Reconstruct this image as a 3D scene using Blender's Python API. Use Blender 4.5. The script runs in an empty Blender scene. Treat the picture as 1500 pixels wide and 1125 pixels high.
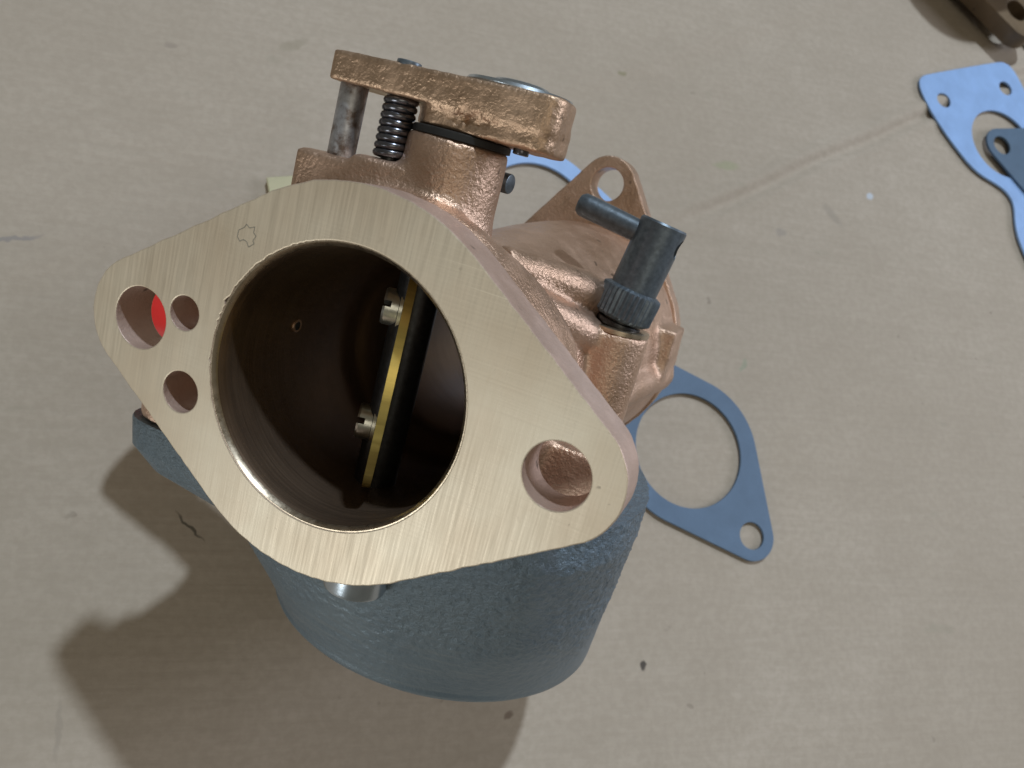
import bpy, bmesh, math, random
from mathutils import Vector, Matrix
from mathutils import noise as mn
random.seed(7)
S = 0.001                                   # everything below is written in millimetres
scene = bpy.context.scene
col = scene.collection

# ------------------------------------------------------------------ camera pose
# fitted: camera looks down on the table; carburettor frame = (bolt axis, bore axis into depth, up)
H = 232.6                                   # camera height over the cardboard
W = Matrix(((0.9569, 0.0820, 0.2785), (0.0, -0.9593, 0.2824), (0.2903, -0.2703, -0.9180)))   # camera (x right, y down, z fwd) -> world
M = Matrix(((0.9067, 0.3353, 0.2559), (0.3199, -0.1512, -0.9353), (-0.2749, 0.9299, -0.2443)))  # carb local -> camera
T = Vector((-27.775, 0.962, 122.13))
FPX = 1167.0

cam_d = bpy.data.cameras.new("camera")
cam = bpy.data.objects.new("camera", cam_d); col.objects.link(cam)
cam_d.sensor_width = 36.0; cam_d.lens = 36.0 * FPX / 1500.0
cam_d.clip_start = 0.005; cam_d.clip_end = 20.0
R = W @ Matrix(((1, 0, 0), (0, -1, 0), (0, 0, -1)))
cm = R.to_4x4(); cm.translation = Vector((0, 0, H)) * S
cam.matrix_world = cm
cam_d.dof.use_dof = True; cam_d.dof.focus_distance = 0.140; cam_d.dof.aperture_fstop = 34.0
scene.camera = cam

# ------------------------------------------------------------------ light
world = bpy.data.worlds.new("World"); scene.world = world; world.use_nodes = True
bg = world.node_tree.nodes["Background"]
bg.inputs[0].default_value = (1.0, 0.93, 0.74, 1); bg.inputs[1].default_value = 0.118

def area(name, pos, target, size, power, color):
    l = bpy.data.lights.new(name, 'AREA'); l.shape = 'DISK'; l.size = size; l.energy = power; l.color = color
    o = bpy.data.objects.new(name, l); col.objects.link(o); o.location = pos
    o.rotation_euler = (Vector(target) - Vector(pos)).to_track_quat('-Z', 'Y').to_euler()
    return o
C0 = Vector((0.06, 0.05, 0.05))
area("ceiling_lamp", C0 + Vector((0.14, 0.64, 1.0)).normalized() * 2.6, C0, 0.11, 39.0, (0.79, 0.93, 1.06))
area("window_light", C0 + Vector((1.0, 0.10, 0.42)).normalized() * 1.6, C0, 0.60, 9.5, (0.86, 0.92, 1.06))
area("fill_front_left", C0 + Vector((-0.76, -0.66, 0.16)).normalized() * 1.5, C0, 0.60, 5.6, (0.95, 1.0, 1.0))  # added fill lamp without a known source, brightens flange face and bowl front
area("fill_overhead", C0 + Vector((-0.06, -0.42, 0.90)).normalized() * 1.6, C0, 0.9, 2.4, (1.0, 0.92, 0.74))  # added soft overhead fill, no known source, lights bore wall and flange

vs = scene.view_settings
vs.view_transform = 'Standard'; vs.look = 'None'; vs.exposure = 0.0; vs.gamma = 1.0
vs.use_curve_mapping = False

# ------------------------------------------------------------------ pixel helpers (1500x1125 photo pixels -> table)
def table(px, py, z=0.0):
    r = W @ Vector(((px - 750) / FPX, (py - 562.5) / FPX, 1.0))
    k = (z - H) / r.z
    return Vector((r.x * k, r.y * k, z))

# ------------------------------------------------------------------ materials
def new_mat(name):
    m = bpy.data.materials.new(name); m.use_nodes = True
    nt = m.node_tree; b = nt.nodes["Principled BSDF"]
    return m, nt, b
def N(nt, typ, **kw):
    n = nt.nodes.new(typ)
    for k, v in kw.items(): setattr(n, k, v)
    return n
def coords(nt, scale=(1, 1, 1), rot=(0, 0, 0)):
    tc = N(nt, 'ShaderNodeTexCoord'); mp = N(nt, 'ShaderNodeMapping')
    mp.inputs['Scale'].default_value = scale; mp.inputs['Rotation'].default_value = rot
    nt.links.new(tc.outputs['Object'], mp.inputs['Vector'])
    return mp.outputs['Vector']
def noise(nt, vec, scale, detail=4, rough=0.55):
    n = N(nt, 'ShaderNodeTexNoise'); n.inputs['Scale'].default_value = scale
    n.inputs['Detail'].default_value = detail; n.inputs['Roughness'].default_value = rough
    nt.links.new(vec, n.inputs['Vector']); return n.outputs['Fac']
def ramp(nt, fac, stops):
    r = N(nt, 'ShaderNodeValToRGB'); e = r.color_ramp.elements
    while len(e) < len(stops): e.new(0.5)
    for el, (p, c) in zip(e, stops):
        el.position = p; el.color = (c[0], c[1], c[2], 1) if not isinstance(c, (int, float)) else (c, c, c, 1)
    nt.links.new(fac, r.inputs['Fac']); return r.outputs['Color']
def mix(nt, fac, a, b, blend='MIX'):
    m = N(nt, 'ShaderNodeMix', data_type='RGBA', blend_type=blend)
    for sock, v in ((m.inputs[0], fac), (m.inputs[6], a), (m.inputs[7], b)):
        if isinstance(v, (int, float)): sock.default_value = v
        elif isinstance(v, tuple): sock.default_value = (v[0], v[1], v[2], 1)
        else: nt.links.new(v, sock)
    return m.outputs[2]
def math_(nt, op, a, b=None):
    m = N(nt, 'ShaderNodeMath', operation=op)
    for s, v in ((m.inputs[0], a), (m.inputs[1], b)):
        if v is None: continue
        if isinstance(v, (int, float)): s.default_value = v
        else: nt.links.new(v, s)
    return m.outputs[0]
def bump(nt, b, height, dist, strength=1.0, prev=None):
    bp = N(nt, 'ShaderNodeBump'); bp.inputs['Distance'].default_value = dist; bp.inputs['Strength'].default_value = strength
    nt.links.new(height, bp.inputs['Height'])
    if prev is not None: nt.links.new(prev, bp.inputs['Normal'])
    nt.links.new(bp.outputs['Normal'], b.inputs['Normal'])
    return bp.outputs['Normal']

def mat_cast(name, base, dark, rough=0.42, metal=0.75, grain=0.00022, gscale=1100, pits=True):
    m, nt, b = new_mat(name); v = coords(nt)
    n1 = noise(nt, v, 60, 5); n2 = noise(nt, v, gscale, 3, 0.6); n3 = noise(nt, v, 260, 4)
    c = mix(nt, ramp(nt, n1, [(0.35, 0.0), (0.68, 1.0)]), dark, base)
    c = mix(nt, math_(nt, 'MULTIPLY', ramp(nt, n3, [(0.55, 0.0), (0.8, 1.0)]), 0.35), c, tuple(x * 1.15 for x in base))
    if pits:
        p = noise(nt, v, 330, 2, 0.4)
        c = mix(nt, ramp(nt, p, [(0.24, 0.8), (0.29, 0.0)]), c, tuple(x * 0.25 for x in dark))
    nt.links.new(c, b.inputs['Base Color'])
    b.inputs['Metallic'].default_value = metal
    nt.links.new(ramp(nt, n3, [(0.3, rough - 0.08), (0.7, rough + 0.1)]), b.inputs['Roughness'])
    nn = bump(nt, b, n3, grain * 1.6, 0.35)
    bump(nt, b, n2, grain, 1.0, nn)
    return m
def mat_brushed(name, base, dark, stretch, rough=0.36, metal=0.8, specks=True):
    m, nt, b = new_mat(name)
    v = coords(nt); vb = coords(nt, stretch)
    n1 = noise(nt, v, 45, 4); br = noise(nt, vb, 1, 4, 0.65); n2 = noise(nt, v, 130, 4, 0.6)
    c = mix(nt, ramp(nt, n1, [(0.32, 0.0), (0.7, 1.0)]), dark, base)
    c = mix(nt, math_(nt, 'MULTIPLY', ramp(nt, n2, [(0.5, 0.0), (0.75, 1.0)]), 0.3), c, (base[0] * 0.93, base[1] * 0.86, base[2] * 0.82))
    c = mix(nt, math_(nt, 'MULTIPLY', ramp(nt, br, [(0.3, 1.0), (0.62, 0.0)]), 0.22), c, tuple(x * 0.6 for x in dark))
    # crossing hand-file scratches
    vs_ = coords(nt, (30, 1, 2600), (0, 0.25, 0)); sc = noise(nt, vs_, 1, 2, 0.5)
    c = mix(nt, math_(nt, 'MULTIPLY', ramp(nt, sc, [(0.70, 0.0), (0.76, 1.0)]), 0.35), c, tuple(min(1, x * 1.25) for x in base))
    if specks:
        sp = noise(nt, v, 520, 3, 0.5); spm = noise(nt, v, 38, 2)
        f = math_(nt, 'MULTIPLY', ramp(nt, sp, [(0.68, 0.0), (0.74, 1.0)]), ramp(nt, spm, [(0.5, 0.0), (0.62, 1.0)]))
        c = mix(nt, math_(nt, 'MULTIPLY', f, 0.6), c, (0.1, 0.08, 0.06))
    nt.links.new(c, b.inputs['Base Color'])
    b.inputs['Metallic'].default_value = metal
    nt.links.new(ramp(nt, br, [(0.3, rough - 0.05), (0.7, rough + 0.14)]), b.inputs['Roughness'])
    nn = bump(nt, b, br, 0.00003, 0.5)
    bump(nt, b, sc, 0.00002, 0.5, nn)
    return m
def mat_plain(name, base, rough, metal=0.0, var=0.15, nscale=300, bdist=0.00004, stretch=(1, 1, 1), spec=0.5, sheen=0.0):
    m, nt, b = new_mat(name); v = coords(nt, stretch)
    n1 = noise(nt, v, nscale, 4)
    c = mix(nt, ramp(nt, n1, [(0.3, 0.0), (0.7, 1.0)]), tuple(x * (1 - var) for x in base), tuple(min(1, x * (1 + var)) for x in base))
    nt.links.new(c, b.inputs['Base Color'])
    b.inputs['Roughness'].default_value = rough; b.inputs['Metallic'].default_value = metal
    b.inputs['Specular IOR Level'].default_value = spec
    if sheen: b.inputs['Sheen Weight'].default_value = sheen
    if bdist: bump(nt, b, n1, bdist, 1.0)
    return m

MAT = {}
MAT['cast'] = mat_cast('copper_bronze_casting', (0.69, 0.485, 0.37), (0.52, 0.345, 0.24), 0.41, 0.86, 0.00024, 1500)
MAT['face'] = mat_brushed('machined_bronze_face', (0.80, 0.70, 0.55), (0.65, 0.53, 0.39), (2400, 30, 60), 0.44, 0.55)
MAT['edge'] = mat_cast('bronze_sawn_edge', (0.62, 0.46, 0.39), (0.5, 0.35, 0.28), 0.5, 0.5, 0.00016, 1300)
MAT['lever'] = mat_cast('bronze_lever', (0.62, 0.435, 0.305), (0.47, 0.315, 0.21), 0.42, 0.88, 0.00022, 1300)
MAT['dull'] = mat_cast('dull_bronze', (0.19, 0.13, 0.075), (0.11, 0.075, 0.042), 0.55, 0.4, 0.0002, 900)
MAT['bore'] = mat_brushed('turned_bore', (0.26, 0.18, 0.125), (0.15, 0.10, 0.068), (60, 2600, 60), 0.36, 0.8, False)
MAT['chamfer'] = mat_brushed('cut_chamfer', (0.62, 0.52, 0.40), (0.45, 0.36, 0.26), (900, 900, 900), 0.28, 0.95, False)
MAT['brass'] = mat_brushed('brass_plate', (0.75, 0.60, 0.20), (0.62, 0.47, 0.14), (60, 60, 900), 0.33, 0.9, False)
MAT['steel'] = mat_plain('zinc_steel', (0.62, 0.62, 0.58), 0.28, 0.95, 0.15, 700, 0.00003)
MAT['silver'] = mat_plain('silver_plated', (0.50, 0.56, 0.62), 0.25, 0.9, 0.12, 250, 0.00006)
MAT['dark'] = mat_plain('phosphated_steel', (0.125, 0.15, 0.175), 0.40, 0.55, 0.25, 900, 0.00004)
MAT['shaft'] = mat_plain('oiled_shaft', (0.05, 0.05, 0.052), 0.35, 0.8, 0.25, 900, 0.00003)
MAT['spring'] = mat_plain('spring_steel', (0.16, 0.16, 0.18), 0.25, 0.9, 0.2, 900, 0.00002)
MAT['black'] = mat_plain('black_rubber', (0.012, 0.012, 0.012), 0.6, 0.0, 0.2, 600, 0.00003)
MAT['stain'] = mat_plain('tarnish', (0.30, 0.27, 0.22), 0.6, 0.3, 0.2, 600, 0.0)
MAT['red'] = mat_plain('red_plastic', (0.75, 0.035, 0.03), 0.35, 0.0, 0.05, 200, 0.0)
# pitted grey pin
m, nt, b = new_mat('pitted_pin'); v = coords(nt); n1 = noise(nt, v, 260, 5, 0.65); n2 = noise(nt, v, 1400, 3)
nt.links.new(ramp(nt, n1, [(0.4, (0.16, 0.12, 0.10)), (0.52, (0.36, 0.35, 0.36)), (0.65, (0.50, 0.50, 0.52))]), b.inputs['Base Color'])
b.inputs['Metallic'].default_value = 0.7; b.inputs['Roughness'].default_value = 0.42; bump(nt, b, n2, 0.00006, 0.8); MAT['pin'] = m
# grey painted cast bowl: rough sand-cast skin, filed smoother lower down
m, nt, b = new_mat('grey_bowl_paint'); v = coords(nt)
n1 = noise(nt, v, 32, 4); n2 = noise(nt, v, 620, 5, 0.62); n3 = noise(nt, v, 1900, 3); fl = noise(nt, coords(nt, (60, 60, 1500)), 1, 4)
sep = N(nt, 'ShaderNodeSeparateXYZ'); nt.links.new(v, sep.inputs[0])
low = math_(nt, 'ADD', math_(nt, 'MULTIPLY', sep.outputs['Z'], -1.0), math_(nt, 'MULTIPLY', n1, 0.012))
lowm = ramp(nt, math_(nt, 'MULTIPLY', low, 10.0), [(0.48, 0.0), (0.58, 1.0)])
c = mix(nt, ramp(nt, n1, [(0.3, 0.0), (0.7, 1.0)]), (0.115, 0.16, 0.205), (0.175, 0.225, 0.265))
c = mix(nt, math_(nt, 'MULTIPLY', ramp(nt, n2, [(0.45, 0.0), (0.75, 1.0)]), 0.4), c, (0.19, 0.235, 0.27))
c = mix(nt, math_(nt, 'MULTIPLY', math_(nt, 'MULTIPLY', ramp(nt, fl, [(0.5, 0.0), (0.7, 1.0)]), lowm), 0.45), c, (0.23, 0.26, 0.28))
nt.links.new(c, b.inputs['Base Color']); b.inputs['Metallic'].default_value = 0.3; b.inputs['Roughness'].default_value = 0.40
hh = math_(nt, 'MULTIPLY', n2, math_(nt, 'SUBTRACT', 1.0, math_(nt, 'MULTIPLY', lowm, 0.75)))
bn = bump(nt, b, hh, 0.0011, 0.9); bump(nt, b, n3, 0.0001, 0.6, bn); MAT['bowl'] = m
def mat_gasket(name, base, rough, spec):
    m, nt, b = new_mat(name); v = coords(nt); n1 = noise(nt, v, 90, 5, 0.6); n2 = noise(nt, v, 1600, 3)
    c = mix(nt, ramp(nt, n1, [(0.3, 0.0), (0.7, 1.0)]), tuple(x * 0.88 for x in base), tuple(x * 1.1 for x in base))
    c = mix(nt, math_(nt, 'MULTIPLY', n2, 0.3), c, tuple(x * 0.7 for x in base))
    nt.links.new(c, b.inputs['Base Color']); b.inputs['Roughness'].default_value = rough; b.inputs['Specular IOR Level'].default_value = spec
    bump(nt, b, n2, 0.00008, 0.7); return m
MAT['g_blue'] = mat_gasket('blue_fibre', (0.115, 0.175, 0.265), 0.6, 0.4)
MAT['g_sheen'] = mat_gasket('blue_fibre_painted_sheen', (0.30, 0.47, 0.80), 0.5, 0.5)  # lighter blue paints the grazing sheen into the base colour
MAT['g_dark'] = mat_gasket('slate_fibre', (0.09, 0.145, 0.22), 0.6, 0.4)
MAT['scrap'] = mat_plain('pale_card', (0.50, 0.46, 0.30), 0.85, 0.0, 0.1, 120, 0.00005)

# cardboard
m, nt, b = new_mat('kraft_cardboard'); v = coords(nt)
n1 = noise(nt, v, 9, 5, 0.55); n2 = noise(nt, v, 55, 5, 0.6); n3 = noise(nt, v, 420, 4, 0.6)
vf = coords(nt, (1, 1, 1), (0, 0, math.radians(-29.5)))
fib = noise(nt, coords(nt, (90, 700, 1), (0, 0, math.radians(-29.5))), 1, 4, 0.6)
c = mix(nt, ramp(nt, n1, [(0.3, 0.0), (0.7, 1.0)]), (0.425, 0.355, 0.285), (0.50, 0.425, 0.35))
c = mix(nt, math_(nt, 'MULTIPLY', ramp(nt, n2, [(0.35, 1.0), (0.6, 0.0)]), 0.28), c, (0.375, 0.31, 0.245))
c = mix(nt, math_(nt, 'MULTIPLY', ramp(nt, n3, [(0.4, 1.0), (0.6, 0.0)]), 0.26), c, (0.33, 0.27, 0.21))
c = mix(nt, math_(nt, 'MULTIPLY', ramp(nt, fib, [(0.4, 1.0), (0.6, 0.0)]), 0.2), c, (0.36, 0.30, 0.235))
flu = noise(nt, coords(nt, (7, 210, 1), (0, 0, math.radians(-29.5))), 1, 3, 0.5)
c = mix(nt, math_(nt, 'MULTIPLY', ramp(nt, flu, [(0.35, 1.0), (0.65, 0.0)]), 0.22), c, (0.375, 0.315, 0.25))
sp = noise(nt, v, 170, 2, 0.4); spm = noise(nt, v, 24, 2)
c = mix(nt, math_(nt, 'MULTIPLY', math_(nt, 'MULTIPLY', ramp(nt, sp, [(0.74, 0.0), (0.78, 1.0)]), ramp(nt, spm, [(0.5, 0.0), (0.6, 1.0)])), 0.6), c, (0.16, 0.13, 0.10))
# soft greenish/grey smears
sm = noise(nt, coords(nt, (40, 90, 1), (0, 0, 0.4)), 1, 3, 0.5)
c = mix(nt, math_(nt, 'MULTIPLY', ramp(nt, sm, [(0.68, 0.0), (0.8, 1.0)]), 0.35), c, (0.27, 0.27, 0.20))
def spot(c, px, py, rx, ry, ang, colr, amt):
    p = table(px, py) * S
    mp = N(nt, 'ShaderNodeMapping', vector_type='TEXTURE'); mp.inputs['Location'].default_value = (p.x, p.y, 0)
    mp.inputs['Rotation'].default_value = (0, 0, ang); mp.inputs['Scale'].default_value = (rx * S, ry * S, 1)
    wv = N(nt, 'ShaderNodeVectorMath', operation='ADD'); tc = N(nt, 'ShaderNodeTexCoord')
    nz = N(nt, 'ShaderNodeTexNoise'); nz.inputs['Scale'].default_value = 300; nt.links.new(tc.outputs['Object'], nz.inputs['Vector'])
    off = N(nt, 'ShaderNodeVectorMath', operation='MULTIPLY_ADD'); off.inputs[1].default_value = (0.0025,) * 3; off.inputs[2].default_value = (-0.00125,) * 3
    nt.links.new(nz.outputs['Color'], off.inputs[0]); nt.links.new(tc.outputs['Object'], wv.inputs[0]); nt.links.new(off.outputs[0], wv.inputs[1])
    nt.links.new(wv.outputs[0], mp.inputs['Vector'])
    sp_ = N(nt, 'ShaderNodeSeparateXYZ'); nt.links.new(mp.outputs[0], sp_.inputs[0])
    d2 = math_(nt, 'ADD', math_(nt, 'MULTIPLY', sp_.outputs[0], sp_.outputs[0]), math_(nt, 'MULTIPLY', sp_.outputs[1], sp_.outputs[1]))
    return mix(nt, math_(nt, 'MULTIPLY', ramp(nt, d2, [(0.25, 1.0), (1.0, 0.0)]), amt), c, colr)
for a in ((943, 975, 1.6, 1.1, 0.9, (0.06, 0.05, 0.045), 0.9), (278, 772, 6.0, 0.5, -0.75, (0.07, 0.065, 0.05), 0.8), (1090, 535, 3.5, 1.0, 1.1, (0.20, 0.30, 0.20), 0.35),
          (1065, 242, 7, 2.2, 0.1, (0.28, 0.33, 0.16), 0.35), (1275, 287, 2.2, 1.6, 0.5, (0.55, 0.62, 0.72), 0.7), (1145, 340, 3.2, 2.0, 0.3, (0.27, 0.24, 0.22), 0.4),
          (1220, 315, 2.6, 6.5, 0.7, (0.29, 0.25, 0.21), 0.4), (20, 350, 8, 0.7, 0.3, (0.22, 0.21, 0.22), 0.55), (430, 65, 6, 2.2, 0.6, (0.30, 0.26, 0.19), 0.45),
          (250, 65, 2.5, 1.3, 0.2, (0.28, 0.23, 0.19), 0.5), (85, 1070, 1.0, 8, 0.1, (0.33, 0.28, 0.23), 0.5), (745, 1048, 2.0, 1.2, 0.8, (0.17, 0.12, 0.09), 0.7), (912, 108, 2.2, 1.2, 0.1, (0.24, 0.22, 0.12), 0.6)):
    c = spot(c, *a)
nt.links.new(c, b.inputs['Base Color']); b.inputs['Roughness'].default_value = 0.82; b.inputs['Specular IOR Level'].default_value = 0.25
nn = bump(nt, b, n2, 0.00025, 0.5); nn = bump(nt, b, fib, 0.00008, 0.6, nn); nn = bump(nt, b, flu, 0.0004, 0.6, nn); bump(nt, b, n3, 0.00008, 0.6, nn)
MAT['card'] = m

# ------------------------------------------------------------------ mesh helpers
def finish(name, me, mat, parent, ang=35):
    me.materials.clear(); me.materials.append(MAT[mat] if isinstance(mat, str) else mat)
    for p in me.polygons: p.use_smooth = True
    me.set_sharp_from_angle(angle=math.radians(ang))
    o = bpy.data.objects.new(name, me); col.objects.link(o)
    if parent is not None: o.parent = parent
    return o
def mesh_from(name, bm):
    bmesh.ops.recalc_face_normals(bm, faces=bm.faces[:])
    for vv in bm.verts: vv.co *= S
    me = bpy.data.meshes.new(name); bm.to_mesh(me); bm.free(); return me
def part(name, bm, mat, parent, ang=35): return finish(name, mesh_from(name, bm), mat, parent, ang)
def frame(axis):
    a = Vector(axis).normalized(); t = Vector((0, 0, 1)) if abs(a.z) < 0.9 else Vector((1, 0, 0))
    u = a.cross(t).normalized(); return a, u, a.cross(u)
def lathe(bm, prof, o, axis, seg=48, closed=False, mod=None):
    """prof: (distance along axis, radius). Open profiles are capped when they do not end on the axis."""
    a, u, w = frame(axis); o = Vector(o); rings = []
    for h, r in prof:
        if r < 1e-6: rings.append([bm.verts.new(o + a * h)])
        else:
            ring = []
            for k in range(seg):
                t = 2 * math.pi * k / seg; rr = r * (mod(t, h) if mod else 1)
                ring.append(bm.verts.new(o + a * h + (u * math.cos(t) + w * math.sin(t)) * rr))
            rings.append(ring)
    if closed: rings.append(rings[0])
    for A, B in zip(rings, rings[1:]):
        if len(A) == 1 and len(B) == 1: continue
        for k in range(seg):
            j = (k + 1) % seg
            if len(A) == 1: bm.faces.new((A[0], B[j], B[k]))
            elif len(B) == 1: bm.faces.new((A[k], A[j], B[0]))
            else: bm.faces.new((A[k], A[j], B[j], B[k]))
    if not closed:
        for E in (rings[0], rings[-1]):
            if len(E) > 1: bm.faces.new(E)
    return bm
def cyl(bm, a, b, r, r2=None, seg=32, bev=0.0):
    a = Vector(a); b = Vector(b); L = (b - a).length; r2 = r if r2 is None else r2
    p = [(0, r), (L, r2)] if bev <= 0 else [(0, r - bev), (bev * 0.3, r - bev * 0.3), (bev, r), (L - bev, r2), (L - bev * 0.3, r2 - bev * 0.3), (L, r2 - bev)]
    return lathe(bm, p, a, b - a, seg)
def loft(bm, rings, cap=True):
    R_ = [[bm.verts.new(p) for p in r] for r in rings]
    n = len(R_[0])
    for A, B in zip(R_, R_[1:]):
        for k in range(n):
            j = (k + 1) % n; bm.faces.new((A[k], A[j], B[j], B[k]))
    if cap: bm.faces.new(R_[0]); bm.faces.new(R_[-1])
    return bm
def box(bm, lo, hi, mat4=None):
    g = bmesh.ops.create_cube(bm, size=1.0)['verts']
    lo = Vector(lo); hi = Vector(hi)
    for v_ in g:
        p = Vector([(lo[i] + hi[i]) / 2 + v_.co[i] * (hi[i] - lo[i]) for i in range(3)])
        v_.co = mat4 @ p if mat4 else p
    return bm
def circle(cx, cz, r, n=48, mod=None):
    return [(cx + r * (mod(t) if mod else 1) * math.cos(t), cz + r * (mod(t) if mod else 1) * math.sin(t)) for t in [2 * math.pi * k / n for k in range(n)]]
def two_lug(Rc, c, r, n=40, cx=0.0, cz=0.0, vert=False):
    """outline of a two-bolt flange: hull of a centre disc and two lug discs, walked counter-clockwise"""
    ph = math.acos((Rc - r) / c); pts = []
    def arc(x, rad, a0, a1, k):
        for i in range(k + 1):
            t = a0 + (a1 - a0) * i / k; pts.append((x + rad * math.cos(t), rad * math.sin(t)))
    arc(c, r, -ph, ph, n // 2); arc(0, Rc, ph, math.pi - ph, n)
    arc(-c, r, math.pi - ph, math.pi + ph, n // 2); arc(0, Rc, math.pi + ph, 2 * math.pi - ph, n)
    if vert: pts = [(-b_, a_) for a_, b_ in pts]
    return [(x + cx, z + cz) for x, z in pts]
def plate_mesh(name, loops, thick, bev, axes):
    """2-D outline with holes, extruded and bevelled; axes maps (a, b, depth in mm) to a point in mm"""
    cu = bpy.data.curves.new(name, 'CURVE'); cu.dimensions = '2D'; cu.fill_mode = 'BOTH'
    for lp in loops:
        s_ = cu.splines.new('POLY'); s_.points.add(len(lp) - 1); s_.use_cyclic_u = True
        for p_, q in zip(s_.points, lp): p_.co = (q[0], q[1], 0, 1)
    cu.extrude = thick / 2 - bev; cu.bevel_depth = bev; cu.bevel_resolution = 1; cu.offset = -bev
    ob = bpy.data.objects.new(name + '_c', cu); col.objects.link(ob)
    dg = bpy.context.evaluated_depsgraph_get(); dg.update()
    me = bpy.data.meshes.new_from_object(ob.evaluated_get(dg)); me.name = name
    bpy.data.objects.remove(ob); bpy.data.curves.remove(cu)
    bm = bmesh.new(); bm.from_mesh(me); bpy.data.meshes.remove(me)
    bmesh.ops.remove_doubles(bm, verts=bm.verts[:], dist=1e-4)
    for v_ in bm.verts: v_.co = Vector(axes(v_.co.x, v_.co.y, v_.co.z + thick / 2))
    return mesh_from(name, bm)
def rounded(pts, r, n=6):
    out = []; m_ = len(pts)
    for i in range(m_):
        p_, a_, b_ = Vector(pts[i]), Vector(pts[i - 1]), Vector(pts[(i + 1) % m_])
        rr = r[i] if isinstance(r, (list, tuple)) else r
        da = (a_ - p_).normalized(); db = (b_ - p_).normalized()
        for k in range(n + 1):
            t = k / n; out.append(tuple((p_ + da * rr) * (1 - t) ** 2 + p_ * 2 * t * (1 - t) + (p_ + db * rr) * t ** 2))
    return out
def densify(pts, d=0.8):
    out = []
    for p_, q in zip(pts, pts[1:] + pts[:1]):
        n_ = max(1, int(math.dist(p_, q) / d))
        out += [(p_[0] + (q[0] - p_[0]) * i / n_, p_[1] + (q[1] - p_[1]) * i / n_) for i in range(n_) if math.dist(p_, q) > 1e-6]
    return out
def top(o, label, cat, group=None, kind=None):
    if label: o["label"] = label
    if cat: o["category"] = cat
    if group: o["group"] = group
    if kind: o["kind"] = kind
    return o
def empty(name, mat4):
    e = bpy.data.objects.new(name, None); e.empty_display_size = 0.01; col.objects.link(e); e.matrix_world = mat4; return e

# ------------------------------------------------------------------ cardboard sheet on the table
bm = bmesh.new()
def lines(lo, hi, step, far):
    xs = [lo + step * i for i in range(int((hi - lo) / step) + 1)]
    return [lo - f_ for f_ in far[::-1]] + xs + [hi + f_ for f_ in far]
FAR = [12, 40, 100, 220]
XS = lines(-110, 345, 1.6, FAR); YS = lines(-70, 300, 1.6, FAR)
cA = table(985, 322); cB = table(1345, 168); cd = (cB - cA).normalized(); cn = Vector((-cd.y, cd.x, 0))
def hgt(x, y):
    p = Vector((x, y, 0)); t = (p - cA).dot(cd); s_ = (p - cA).dot(cn) + 1.1 * mn.noise(Vector((t * 0.02, 3.1, 0))) * 2
    k = max(0.0, min(1.0, (t + 22) / 60.0)); k = k * k * (3 - 2 * k)
    z = k * 1.4 * (0.85 * math.exp(-((s_ - 2.2) / 2.6) ** 2) - 1.0 * math.exp(-((s_ + 2.0) / 2.0) ** 2) + 0.5 * math.exp(-((s_ + 6.2) / 2.6) ** 2))
    # a long shallow dent parallel to the fold, towards the far side
    s2 = s_ - 62; z += 0.35 * math.exp(-(s2 / 5.0) ** 2) - 0.35 * math.exp(-((s2 + 9) / 5.0) ** 2)
    s3 = s_ - 24; z += 0.12 * math.exp(-(s3 / 3.0) ** 2) * (0.5 + mn.noise(Vector((t * 0.03, 9, 0))))
    z += 0.25 * mn.noise(Vector((x * 0.018, y * 0.018, 1.7)))
    return z - 0.25
flat = lambda x, y: 1.0
V = [[bm.verts.new((x, y, min(hgt(x, y), 0.9))) for x in XS] for y in YS]
for j in range(len(YS) - 1):
    for i in range(len(XS) - 1):
        bm.faces.new((V[j][i], V[j][i + 1], V[j + 1][i + 1], V[j + 1][i]))
# thickness of the board at its rim
card = part('cardboard_sheet', bm, 'card', None, 60)
top(card, 'creased brown kraft cardboard sheet covering the table', None, kind='structure')

# ------------------------------------------------------------------ carburettor
local = M.to_4x4(); local.translation = T
wm = (W.to_4x4()); wm.translation = Vector((0, 0, H))
CM = wm @ local; CMm = CM.copy(); CMm.translation = CM.translation * S
carb = empty('carburetor', CMm)
top(carb, 'bronze carburetor with open throttle bore and grey float bowl leaning on the cardboard', 'carburetor')

def jag(t):     # torn, chattered bore edge on one side
    d_ = math.degrees(t) % 360
    k = max(0.0, 1 - abs(d_ - 158) / 62.0)
    saw = (d_ / (4.6 + 1.6 * math.sin(d_ * 0.05))) % 1.0
    return 1.0 + 0.024 * k * (saw ** 1.5) * (0.45 + 0.75 * abs(mn.noise(Vector((d_ * 0.11, 2.0, 0))) * 2)) + 0.003 * k * math.sin(d_ * 1.9)
BORE = 21.85
front_axes = lambda a_, b_, d_: (a_, d_, b_)
outline = two_lug(31.4, 37.5, 10.2)
rng = random.Random(3)
def rough_line(pts, amp, step=3):
    out = []
    for i, (x, z) in enumerate(pts):
        k = amp * mn.noise(Vector((x * 0.55, z * 0.55, 4.0))) + 0.4 * amp * mn.noise(Vector((x * 1.7, z * 1.7, 9.0)))
        r_ = math.hypot(x, z); out.append((x * (1 + k / r_), z * (1 + k / r_)))
    return out
loops = [rough_line(densify(outline), 0.16), circle(0, 0, BORE + 0.75, 240, jag), circle(-37.5, 0, 5.2), circle(37.5, 0, 5.1),
         circle(-29.0, 3.4, 2.85, 32), circle(-27.3, -9.7, 3.5, 32)]
me = plate_mesh('mounting_flange', loops, 8.0, 0.22, front_axes)
fl_o = finish('mounting_flange', me, 'face', carb, 12)
fl_o['label'] = 'brushed pale bronze two-bolt mounting flange'
me.materials.append(MAT['edge'])
for p_ in me.polygons:
    if abs(p_.normal.y) < 0.85 or p_.center.y > 0.004: p_.material_index = 1

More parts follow.
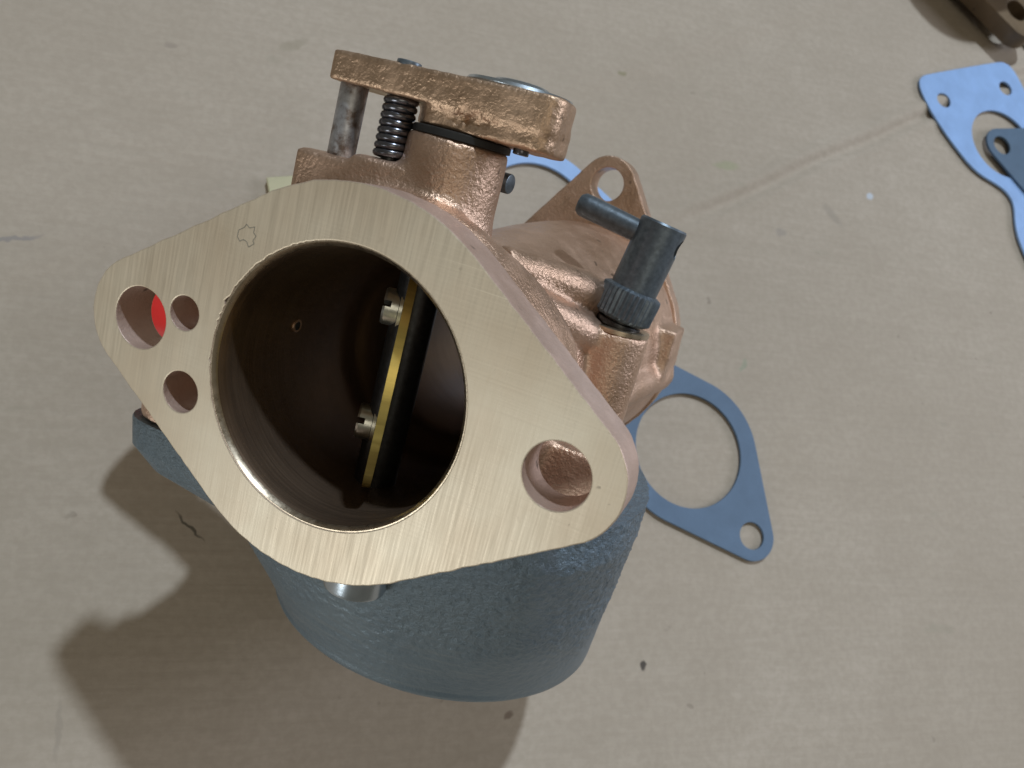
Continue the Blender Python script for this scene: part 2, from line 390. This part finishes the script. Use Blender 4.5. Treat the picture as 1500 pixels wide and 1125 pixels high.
def flange_pt(px, py, y=0.0):
    ro = -(M.transposed() @ T); rl = M.transposed() @ Vector(((px - 750) / FPX, (py - 562.5) / FPX, 1.0))
    return ro + rl * ((y - ro.y) / rl.y)
mk = [(640, 300), (646, 272), (668, 262), (678, 248), (690, 264), (712, 260), (707, 284), (717, 298), (704, 316), (708, 330), (686, 343), (678, 320), (664, 312), (650, 318)]
mk = [flange_pt(120 + a_ / 2.8125, 240 + b_ / 2.8125, -0.03) for a_, b_ in mk]
bm = bmesh.new()
for p_, q in zip(mk, mk[1:] + mk[:1]):
    d_ = (q - p_).normalized(); n_ = Vector((-d_.z, 0, d_.x)) * 0.07
    vv = [bm.verts.new(c_) for c_ in (p_ - n_, q - n_, q + n_, p_ + n_)]
    ww = [bm.verts.new(c_.co + Vector((0, 0.04, 0))) for c_ in vv]
    bm.faces.new(vv); bm.faces.new(ww[::-1])
    for i_ in range(4): bm.faces.new((vv[i_], ww[i_], ww[(i_ + 1) % 4], vv[(i_ + 1) % 4]))
sm_o = part('stain_outline', bm, 'stain', fl_o)
# bore wall
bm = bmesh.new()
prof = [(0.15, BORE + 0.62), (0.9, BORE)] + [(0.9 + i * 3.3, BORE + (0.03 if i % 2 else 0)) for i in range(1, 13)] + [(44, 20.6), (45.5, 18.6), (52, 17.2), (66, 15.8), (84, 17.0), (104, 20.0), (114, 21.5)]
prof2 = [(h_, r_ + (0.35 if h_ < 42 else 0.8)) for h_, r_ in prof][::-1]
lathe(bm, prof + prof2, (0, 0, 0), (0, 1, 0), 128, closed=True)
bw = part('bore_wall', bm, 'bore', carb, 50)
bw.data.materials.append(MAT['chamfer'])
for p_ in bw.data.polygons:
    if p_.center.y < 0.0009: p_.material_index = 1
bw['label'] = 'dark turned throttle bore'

bm = bmesh.new(); cyl(bm, (-21.55, 21.4, 1.7), (-23.0, 21.4, 1.7), 0.85, seg=20); part('idle_port_shade', bm, 'black', carb)  # black disc stands in for the shade inside the small hole
bm = bmesh.new(); lathe(bm, [(0, 0.85), (0, 1.25), (0.8, 1.35), (0.8, 0.85)], (-21.5, 21.4, 1.7), (-1, 0, 0), 20, closed=True); part('port_rim', bm, 'cast', bw)
# body casting: fused from solids, then hollowed
bm = bmesh.new()
def barrel_ring(y, r, sl):
    out = []
    for k in range(96):
        t = 2 * math.pi * k / 96; d_ = math.degrees(t)
        yy = y - sl * (15.0 * max(0.0, min(1.0, (d_ - 26) / 36.0)) if d_ < 200 else 0)
        out.append((r * math.cos(t), yy, r * math.sin(t)))
    return out
loft(bm, [barrel_ring(7.8, 29.6, 0), barrel_ring(10, 30.2, 0), barrel_ring(22, 31.2, 0.7), barrel_ring(29.5, 31.4, 1), barrel_ring(31.5, 29.5, 1), barrel_ring(32, 25.0, 1), barrel_ring(32, 10.0, 1)])
def horn(y):      # centre x, radius
    t = max(0, min(1, (y - 20) / 95)); return 4.8 * t
rings = []
for y, r in ((24, 22.5), (36, 22.3), (46, 22.8), (58, 24.8), (72, 27.2), (86, 29.0), (98, 30.2), (108, 31.0), (114.9, 31.0)):
    rings.append([(horn(y) + r * math.cos(2 * math.pi * k / 72), y, r * math.sin(2 * math.pi * k / 72)) for k in range(72)])
loft(bm, rings)
lathe(bm, [(0, 13.5), (8, 11.2), (12, 9.2), (16, 8.6), (27.0, 8.5)], (1.6, 21.5, 14), (0, 0, 1), 48)                # shaft pillar
box(bm, (-23.6, 13.5, 12), (2, 27.5, 33.6)); box(bm, (-13, 13.5, 30), (-3.5, 27.0, 35.0))                              # platform under the pin and spring
cyl(bm, (28.4, 62, -24), (28.4, 62, 13.4), 7.2)                                                                        # needle boss
box(bm, (14, 56, -22), (30, 67, 11.5)); box(bm, (6, 48, -22), (22, 60, 12))
cyl(bm, (7, 40, 21.5), (20, 58, 19.5), 4.0, 4.2); cyl(bm, (20, 58, 19.5), (26, 70, 16.5), 4.0)                           # cast ribs
cyl(bm, (14, 42, 15.5), (24, 58, 10.5), 4.0, 4.2)
cyl(bm, (28, 68, -4), (33, 112, -2), 4.5, 5.5)
cyl(bm, (31.0, 98, 5.3), (31.0, 114, 5.3), 6.3); box(bm, (20, 98, -1.0), (31, 114, 11.6)); box(bm, (30, 98, -1), (37, 114, 11.6))   # ear by the rear flange
box(bm, (24, 17.5, -16), (41.5, 24, -1.2))                                                                                   # pad seen through the bolt hole
box(bm, (-24, 7.9, -23), (25, 96, -2))                                                                                 # web down to the bowl cover
def bowl_ring(z, grow=0.0, n=144):
    t = max(0.0, (z + 22.0) / -43.0)
    cx = 0.0 + 4.5 * t; cy = 43.3 + 22.7 * t; r = 47.1 - 8.5 * t + grow
    rl = r - 4.2 * (1 - t); e = 2.0 / (2.5 - 0.5 * t); out = []
    for k in range(n):
        a_ = 2 * math.pi * k / n; x = cx + r * math.cos(a_); y = cy + r * math.sin(a_)
        if math.cos(a_) < 0: x = cx - rl * abs(math.cos(a_)) ** e; y = cy + r * math.copysign(abs(math.sin(a_)) ** e, math.sin(a_))
        lim = 10.5 - grow * 0.6
        if y < lim + 4: y = lim + 4 * math.exp((y - lim - 4) / 4.0)
        out.append((x, y, z))
    return out
def flatz(r, z): return [(p_[0], p_[1], z) for p_ in r]
cov = bowl_ring(-22, -4.5)
loft(bm, [flatz(cov, -17.95), flatz(cov, -12.0)])
cyl(bm, (-40.3, 16.2, -22.4), (-40.3, 16.2, -15.0), 6.6); box(bm, (-40, 12, -22.4), (-22, 26, -15))                          # cover ear
cyl(bm, (-22, 41, -12), (-47, 41, -12), 7.0)                                                                           # fuel inlet boss
src = bpy.data.objects.new('casting_src', mesh_from('casting_src', bm)); col.objects.link(src)
md = src.modifiers.new('r', 'REMESH'); md.mode = 'VOXEL'; md.voxel_size = 0.75 * S
md = src.modifiers.new('s', 'SMOOTH'); md.factor = 0.5; md.iterations = 6
bmc = bmesh.new()
lathe(bmc, [(-3, BORE + 0.2), (43, BORE + 0.2), (46, 18.9), (52, 17.6), (66, 16.3), (84, 17.4), (104, 20.4), (125, 22.5)], (0, 0, 0), (0, 1, 0), 128)
cyl(bmc, (-29.0, 4, 3.4), (-29.0, 30, 3.4), 2.85); cyl(bmc, (-27.3, 4, -9.7), (-27.3, 30, -9.7), 3.5)
cut = bpy.data.objects.new('cut', mesh_from('cut', bmc)); col.objects.link(cut)
md = src.modifiers.new('b', 'BOOLEAN'); md.operation = 'DIFFERENCE'; md.object = cut
try: md.solver = 'MANIFOLD'
except TypeError: md.solver = 'EXACT'
dg = bpy.context.evaluated_depsgraph_get(); dg.update()
me = bpy.data.meshes.new_from_object(src.evaluated_get(dg)); me.name = 'body_casting'
for o_ in (src, cut):
    d_ = o_.data; bpy.data.objects.remove(o_); bpy.data.meshes.remove(d_)
finish('body_casting', me, 'cast', carb, 55)

# machined top of the needle boss
bm = bmesh.new(); lathe(bm, [(0, 7.0), (0.9, 7.0), (1.0, 6.8), (1.0, 4.0), (0, 4.0)], (28.4, 62, 13.0), (0, 0, 1), 48, closed=True)
part('boss_face', bm, 'chamfer', carb)

# rear flange (stands upright when the carburettor does)
RF = (4.8, 0.0)
loops = [rough_line(densify(two_lug(31.6, 42.4, 7.6, vert=True, cx=RF[0])), 0.15), circle(RF[0], 0, 21.8, 96), circle(RF[0], 42.4, 4.5, 40), circle(RF[0], -42.4, 4.5, 40)]
me = plate_mesh('inlet_flange', loops, 8.0, 0.35, lambda a_, b_, d_: (a_, 115 + d_, b_))
finish('inlet_flange', me, 'cast', carb, 12)

# float bowl: sand-cast skin as real relief, filed smoother towards the bottom
def rim(ring):
    out = []
    for x, y, z in ring:
        k = max(0.0, min(1.0, (abs(x) - 19) / 9.0)); k = k * k * (3 - 2 * k); out.append((x, y, -23.6 + (8.6 if x > 0 else 5.6) * k))
    return out
bm = bmesh.new(); NB = 432
rimo = rim(bowl_ring(-18, 0, NB)); body = []
for i in range(0, 91):
    f_ = i / 90.0; lowr = bowl_ring(-22 - 40.5 * f_, 0, NB)
    ring = []
    for a_, b_ in zip(rimo, lowr):
        zt = a_[2] + (-62.5 - a_[2]) * f_
        t_ = max(0.0, (zt + 22) / -40.5)
        ring.append((zt, t_))
    lo_ = bowl_ring(-22, 0, NB); hi_ = bowl_ring(-62.5, 0, NB); out = []
    for k_, (zt, t_) in enumerate(ring):
        x = lo_[k_][0] * (1 - t_) + hi_[k_][0] * t_; y = lo_[k_][1] * (1 - t_) + hi_[k_][1] * t_
        p_ = Vector((x, y, zt)); nv = Vector((x - 2, y - 50, 0)).normalized()
        am = 0.08 + 0.20 * max(0.0, min(1.0, (zt + 56 + 5 * mn.noise(p_ * 0.08)) / 10.0))
        d_ = am * (mn.noise(p_ * 0.9) + 0.6 * mn.noise(p_ * 1.9)) + 0.35 * mn.noise(p_ * 0.07)
        out.append(p_ + nv * d_)
    body.append(out)
for i in range(1, 6):
    a_ = i * math.pi / 10; body.append(flatz(bowl_ring(-62.5, -2.5 * (1 - math.cos(a_)), NB), -62.5 - 2.5 * math.sin(a_)))
loft(bm, [flatz(bowl_ring(-24, -5, NB), -25.0), rim(bowl_ring(-18, -4.5, NB)), rim(bowl_ring(-18, -0.6, NB))] + body + [flatz(bowl_ring(-65, -22, NB), -65)])
bowl = part('float_bowl', bm, 'bowl', carb, 50); bowl['label'] = 'rough grey painted float bowl'
bm = bmesh.new()
ear = densify(rounded([(-49.5, 9.2), (-23, 8.6), (-23, 34), (-42, 40)], [9.5, 1, 1, 8], 10), 1.5)
loft(bm, [[(x * .995, y, -22.4) for x, y in ear], [(x, y, -23.0) for x, y in ear], [(x * .985, y + .2, -28) for x, y in ear], [(x * .90, y + 2.0, -32) for x, y in ear], [(x * .72, y + 8, -37) for x, y in ear]])
part('screw_ear', bm, 'bowl', bowl)
bm = bmesh.new()
lathe(bm, [(0, 5.8), (13.2, 5.8), (13.8, 5.6), (14.2, 5.0), (14.3, 0)], (4.9, 14.2, -24.4), (0, 0, -1), 48)
pl = part('drain_plug', bm, 'silver', bowl); pl['label'] = 'shiny silver plug in the bowl front'

# throttle shaft, plate, screws
SY = 23.0
pd = Vector((0.432, -0.902, 0)).normalized(); pn = Vector((pd.y, -pd.x, 0))      # plate direction towards the mouth; left-hand normal
if pn.x > 0: pn = -pn
bm = bmesh.new(); cyl(bm, (0, SY, -23.5), (0, SY, 46), 3.9); shaft = part('throttle_shaft', bm, 'shaft', carb)
bm = bmesh.new(); pts = []
for side in (0.7, 2.1):
    pts.append([Vector((0, SY, 0)) + pn * side + pd * (21.6 * math.cos(2 * math.pi * k / 96)) + Vector((0, 0, 21.7 * math.sin(2 * math.pi * k / 96))) for k in range(96)])
loft(bm, pts); tp = part('throttle_plate', bm, 'brass', carb); tp['label'] = 'brass butterfly plate seen edge on'
for z in (10.9, -10.9):
    c_ = Vector((0, SY, z)) + pn * 2.15
    bm = bmesh.new(); lathe(bm, [(0.6, 3.1), (0.7, 3.3), (3.0, 3.3), (3.4, 3.0), (3.4, 0)], c_, pn, 32)
    # screwdriver slot: push the cap verts of a narrow band inwards
    sl = bmesh.new(); box(sl, (-5, -0.55, -1.4), (5, 0.55, 1.4))
    a_, u_, w_ = frame(pn)
    q = (pd * 0.95 + Vector((0, 0, 0.31))).normalized()
    rot = Matrix((q, a_.cross(q), a_)).transposed().to_4x4(); rot.translation = c_ + pn * 3.4
    ho = bpy.data.objects.new('h', mesh_from('h', bm)); col.objects.link(ho)
    for v_ in sl.verts: v_.co = rot @ v_.co
    so = bpy.data.objects.new('s', mesh_from('s', sl)); col.objects.link(so)
    md = ho.modifiers.new('b', 'BOOLEAN'); md.operation = 'DIFFERENCE'; md.object = so; md.solver = 'EXACT'
    dg = bpy.context.evaluated_depsgraph_get(); dg.update()
    me = bpy.data.meshes.new_from_object(ho.evaluated_get(dg)); me.name = 'plate_screw'
    for o_ in (ho, so):
        d_ = o_.data; bpy.data.objects.remove(o_); bpy.data.meshes.remove(d_)
    sc_o = finish('plate_screw', me, 'steel', carb)
    bm = bmesh.new(); lathe(bm, [(0, 0), (0, 3.9), (0.6, 3.9), (0.6, 0)], c_, pn, 32); part('washer', bm, 'steel', sc_o)

# lever on top of the pillar
lv = rounded([(-20.6, 14), (19.6, 14), (19.4, 29), (8, 33), (-20.6, 26)], [1.2, 3.2, 9, 6, 5])
bm = bmesh.new()
loft(bm, [[(x, y, 45.2) for x, y in densify(lv, 2)], [(x, y, 50.3 + 0.02 * x) for x, y in densify(lv, 2)]])
hb = densify(rounded([(-2.2, 14.6), (19.4, 14.3), (19.2, 29), (4, 33), (-10, 30), (-7.4, 22.5)], [1.5, 3.2, 7, 4, 3, 2]), 2)
loft(bm, [[(x, y, 42.1) for x, y in hb], [(x, y, 46.5) for x, y in hb]])
src = bpy.data.objects.new('ls', mesh_from('ls', bm)); col.objects.link(src)
md = src.modifiers.new('r', 'REMESH'); md.mode = 'VOXEL'; md.voxel_size = 0.42 * S
md = src.modifiers.new('s', 'SMOOTH'); md.factor = 0.5; md.iterations = 4
dg = bpy.context.evaluated_depsgraph_get(); dg.update()
me = bpy.data.meshes.new_from_object(src.evaluated_get(dg)); me.name = 'throttle_lever'
d_ = src.data; bpy.data.objects.remove(src); bpy.data.meshes.remove(d_)
# casting void under the hub lip
for v_ in me.vertices:
    p_ = v_.co / S
    if p_.y < 16 and 42.4 < p_.z < 48.0:
        k = math.exp(-((p_.x - 5.2) / 3.0) ** 2 - ((p_.z - 44.3) / 1.3) ** 2)
        v_.co.y += S * k * (0.55 + 0.9 * mn.noise(p_ * 1.3))
    n_ = 0.10 * mn.noise(p_ * 0.7); v_.co += v_.normal * n_ * S
lever = finish('throttle_lever', me, 'lever', carb, 60)
bm = bmesh.new()
lathe(bm, [(0, 8.6), (0.0, 8.8), (0.4, 9.0), (0.9, 8.6), (1.1, 5), (1.7, 4.4), (1.9, 3.6), (1.9, 0)], (9.3, 23.3, 50.3), (0, 0, 1), 40, mod=lambda t, h: 1 + 0.03 * math.sin(3 * t + 1))
part('retaining_cap', bm, 'silver', lever)
bm = bmesh.new(); cyl(bm, (-7.6, 16.2, 49.8), (-7.6, 16.2, 50.75), 2.0, bev=0.2); part('stop_screw', bm, 'dark', lever)
bm = bmesh.new(); cyl(bm, (13.4, 19, 41.2), (13.4, 19, 42.6), 1.3, bev=0.2); part('set_screw', bm, 'spring', lever)
bm = bmesh.new(); lathe(bm, [(0, 8.0), (0.1, 8.3), (1.1, 8.3), (1.3, 8.0)], (1.9, 21.5, 40.75), (0, 0, 1), 48); part('seal_washer', bm, 'black', carb)
bm = bmesh.new(); cyl(bm, (-17.3, 17.5, 31), (-17.3, 17.5, 45.6), 2.35, bev=0.3); part('stop_pin', bm, 'pin', carb)
# spring
bm = bmesh.new(); turns = 8.5; n_ = 28; wire = 0.66; RR = 2.25; z0, z1 = 35.2, 45.4; rings = []
for k in range(int(turns * n_) + 1):
    t = 2 * math.pi * k / n_; f_ = k / (turns * n_)
    c_ = Vector((-8.3 + RR * math.cos(t), 17.5 + RR * math.sin(t), z0 + (z1 - z0) * f_))
    er = Vector((math.cos(t), math.sin(t), 0))
    rings.append([c_ + er * (wire * math.cos(q)) + Vector((0, 0, wire * math.sin(q))) for q in [2 * math.pi * j / 10 for j in range(10)]])
loft(bm, rings); part('coil_spring', bm, 'spring', carb, 60)
bm = bmesh.new(); cyl(bm, (-8.3, 17.5, 33), (-8.3, 17.5, 46), 1.4); part('spring_guide', bm, 'shaft', carb)
bm = bmesh.new(); cyl(bm, (2, 31, 36.4), (9.0, 30, 36.4), 1.75, bev=0.25); part('side_pin', bm, 'dark', carb)

# needle valve screw with cross pin
A = Vector((28.2, 62.0, 14.0)); ax = Vector((3.2, 0.6, 21.5)).normalized()
bm = bmesh.new(); cyl(bm, A - ax * 3, A + ax * 3, 3.9, bev=0.3); cyl(bm, A - ax * 0.2, A + ax * 1.1, 5.0, bev=0.2)
nd = part('needle_valve', bm, 'shaft', carb)
def knurl(t, h): return 1.0 if h < 2.2 or h > 8.0 else 1 - 0.055 * (0.5 + 0.5 * math.cos(34 * t))
bm = bmesh.new(); lathe(bm, [(1.6, 5.4), (2.3, 6.4), (7.2, 6.5), (7.9, 6.3), (8.4, 5.2), (8.4, 0)], A, ax, 204, mod=knurl)
part('knurled_collar', bm, 'dark', nd, 28)
bm = bmesh.new(); lathe(bm, [(7.6, 5.6), (8.3, 5.0), (22.6, 5.0), (23.0, 4.7), (23.0, 0)], A, ax, 64)
hs = bpy.data.objects.new('hs', mesh_from('hs', bm)); col.objects.link(hs)
pdx = Vector((-0.97, -0.02, 0.17)).normalized(); pc = A + ax * 19.3
bm = bmesh.new(); cyl(bm, pc - pdx * 9, pc - pdx * 2.5, 2.2, seg=24)
ct = bpy.data.objects.new('ct', mesh_from('ct', bm)); col.objects.link(ct)
md = hs.modifiers.new('b', 'BOOLEAN'); md.operation = 'DIFFERENCE'; md.object = ct; md.solver = 'EXACT'
dg = bpy.context.evaluated_depsgraph_get(); dg.update()
me = bpy.data.meshes.new_from_object(hs.evaluated_get(dg)); me.name = 'barrel'
for o_ in (hs, ct):
    d_ = o_.data; bpy.data.objects.remove(o_); bpy.data.meshes.remove(d_)
finish('barrel', me, 'dark', nd)
bm = bmesh.new(); lathe(bm, [(2, 2.35), (16.0, 2.5), (17.4, 2.45), (18.2, 1.9), (18.5, 0)], pc, pdx, 32)
part('cross_pin', bm, 'dark', nd)

# fuel inlet with its red cap
bm = bmesh.new(); cyl(bm, (-46, 41, -12), (-58, 41, -12.5), 5.0, bev=0.4); cyl(bm, (-46.5, 41, -12), (-52, 41, -12.2), 7.0, bev=0.5, seg=6)
fi = part('fuel_inlet', bm, 'brass', carb)
bm = bmesh.new(); lathe(bm, [(0, 6.4), (0.4, 6.9), (14, 7.6), (19, 7.6), (20.0, 7.0), (20.4, 0)], (-53, 41, -12.3), (-1, 0.0, -0.04), 40)
cp = part('protective_cap', bm, 'red', fi); cp['label'] = 'red plastic cap'

# ------------------------------------------------------------------ gaskets lying on the cardboard
def gasket(name, label, center, ang, mat, z=0.35, tilt=None, flip=False):
    """same two-bolt gasket, placed on the table"""
    loops = [two_lug(25.6, 34.7, 8.2), circle(0, 0, 19.4, 72), circle(34.7, 0, 4.5, 32), circle(-34.7, 0, 4.5, 32)]
    me = plate_mesh(name, loops, 1.0, 0.12, lambda a_, b_, d_: (a_, b_, d_))
    o = finish(name, me, mat, None, 12)
    m4 = Matrix.Rotation(ang, 4, 'Z'); m4.translation = Vector((center[0], center[1], z)) * S
    if tilt: m4 = m4 @ Matrix.Rotation(tilt[0], 4, 'X') @ Matrix.Rotation(tilt[1], 4, 'Y')
    o.matrix_world = m4
    top(o, label, 'gasket', 'gaskets lying on the cardboard'); return o
gc = table(1007, 660); gh = table(1098, 785); gdir = gh - gc
gasket('gasket', 'blue two-bolt gasket lying on cardboard between the float bowl and the cardboard fold', (gc.x, gc.y), math.atan2(gdir.y, gdir.x), 'g_blue')
gasket('gasket', 'blue gasket, sheen painted pale, mostly hidden behind the carburetor and its throttle lever', (79, 132.6), math.radians(-10), 'g_sheen')
gasket('gasket', 'dark slate gasket lying on top of the larger waisted gasket', (327.5, 188.5), math.radians(180 - 18), 'g_dark', z=1.6)

# large gasket under the slate one, its sheen painted pale
ax_v = Vector((0.355, -0.935)); ax_u = Vector((0.935, 0.355)); mid = Vector((286.5, 224.5))
half = [(-13.5, 21), (-13.0, 27), (-9, 30.5), (0, 31), (9, 30), (22, 27), (35, 22.5), (44, 12.5), (49, 9.8), (54, 10.2), (62, 15), (70, 17.5), (84, 18), (94, 14.5), (99, 7)]
left = [(-w_, v_) for v_, w_ in half]; right = [(w_, v_) for v_, w_ in half[::-1]]
ol = left + right
def smooth_loop(pts, it=2):
    for _ in range(it):
        o2 = []
        for p_, q in zip(pts, pts[1:] + pts[:1]):
            o2 += [(p_[0] * .75 + q[0] * .25, p_[1] * .75 + q[1] * .25), (p_[0] * .25 + q[0] * .75, p_[1] * .25 + q[1] * .75)]
        pts = o2
    return pts
loops = [smooth_loop(ol)[::-1], circle(1.0, 25.5, 16.8, 64), circle(-20.5, 0, 3.6, 28), circle(19.6, 0.0, 3.6, 28), circle(0, 78, 9.5, 40)]
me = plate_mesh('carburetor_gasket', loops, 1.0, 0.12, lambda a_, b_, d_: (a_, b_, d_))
o = finish('carburetor_gasket', me, 'g_sheen', None, 12)
m4 = Matrix(((ax_u.x, -ax_v.x, 0, 0), (ax_u.y, -ax_v.y, 0, 0), (0, 0, 1, 0), (0, 0, 0, 1)))
m4 = Matrix(((ax_u.x, ax_v.x, 0, mid.x * S), (ax_u.y, ax_v.y, 0, mid.y * S), (0, 0, -1, 1.45 * S), (0, 0, 0, 1)))
o.matrix_world = m4
top(o, 'large blue waisted gasket, sheen painted pale, lying under the dark slate gasket', 'gasket', 'gaskets lying on the cardboard')

# ------------------------------------------------------------------ second bronze casting at the edge, card scrap, washer
e2 = Matrix.Translation(Vector((287.5, 308.5, 0.3)) * S)
c2 = empty('bronze_housing', e2)
top(c2, 'dull brown bronze housing with a flange lug standing beside the large waisted gasket', 'housing')
bm = bmesh.new(); lathe(bm, [(0, 26), (0.8, 27), (10, 27), (14, 24), (38, 24), (42, 27.5), (50, 28), (51, 27), (51, 19), (0, 19)], (0, 0, 0), (0, 0, 1), 64, closed=True)
part('tube', bm, 'dull', c2)
me = plate_mesh('lug_flange', [two_lug(30, 52, 9.5), circle(0, 0, 19, 64), circle(47, 0, 5.5, 32), circle(-47, 0, 5.5, 32)], 8, 0.4, lambda a_, b_, d_: (a_, b_, d_))
lf = finish('lug_flange', me, 'dull', c2, 12)
lf.matrix_parent_inverse = Matrix.Identity(4); lf.location = Vector((0, 0, 4.0)) * S; lf.rotation_euler = (0, 0, math.radians(-65))

pA = table(390, 265); pB = table(450, 261)
bm = bmesh.new(); box(bm, (0, -30, 0), (52, 0, 2.2)); bmesh.ops.bevel(bm, geom=bm.edges[:], offset=0.3, segments=1, affect='EDGES')
o = part('card_scrap', bm, 'scrap', None)
m4 = Matrix.Rotation(math.atan2((pB - pA).y, (pB - pA).x), 4, 'Z'); m4.translation = (Vector((pA.x, pA.y, 0.3)) + Vector((0, 0, 0))) * S
o.matrix_world = m4
top(o, 'small pale yellowish card scrap peeking out behind the mounting flange', 'card')
bm = bmesh.new(); lathe(bm, [(0, 2.6), (0, 5.6), (0.25, 5.8), (1.0, 5.8), (1.2, 5.6), (1.2, 2.6)], (0, 0, 0), (0, 0, 1), 40, closed=True)
o = part('steel_washer', bm, 'silver', None); pw = table(1508, 62); o.location = Vector((pw.x, pw.y, 0.35)) * S
top(o, 'small shiny zinc washer lying beside the brown bronze housing', 'washer')
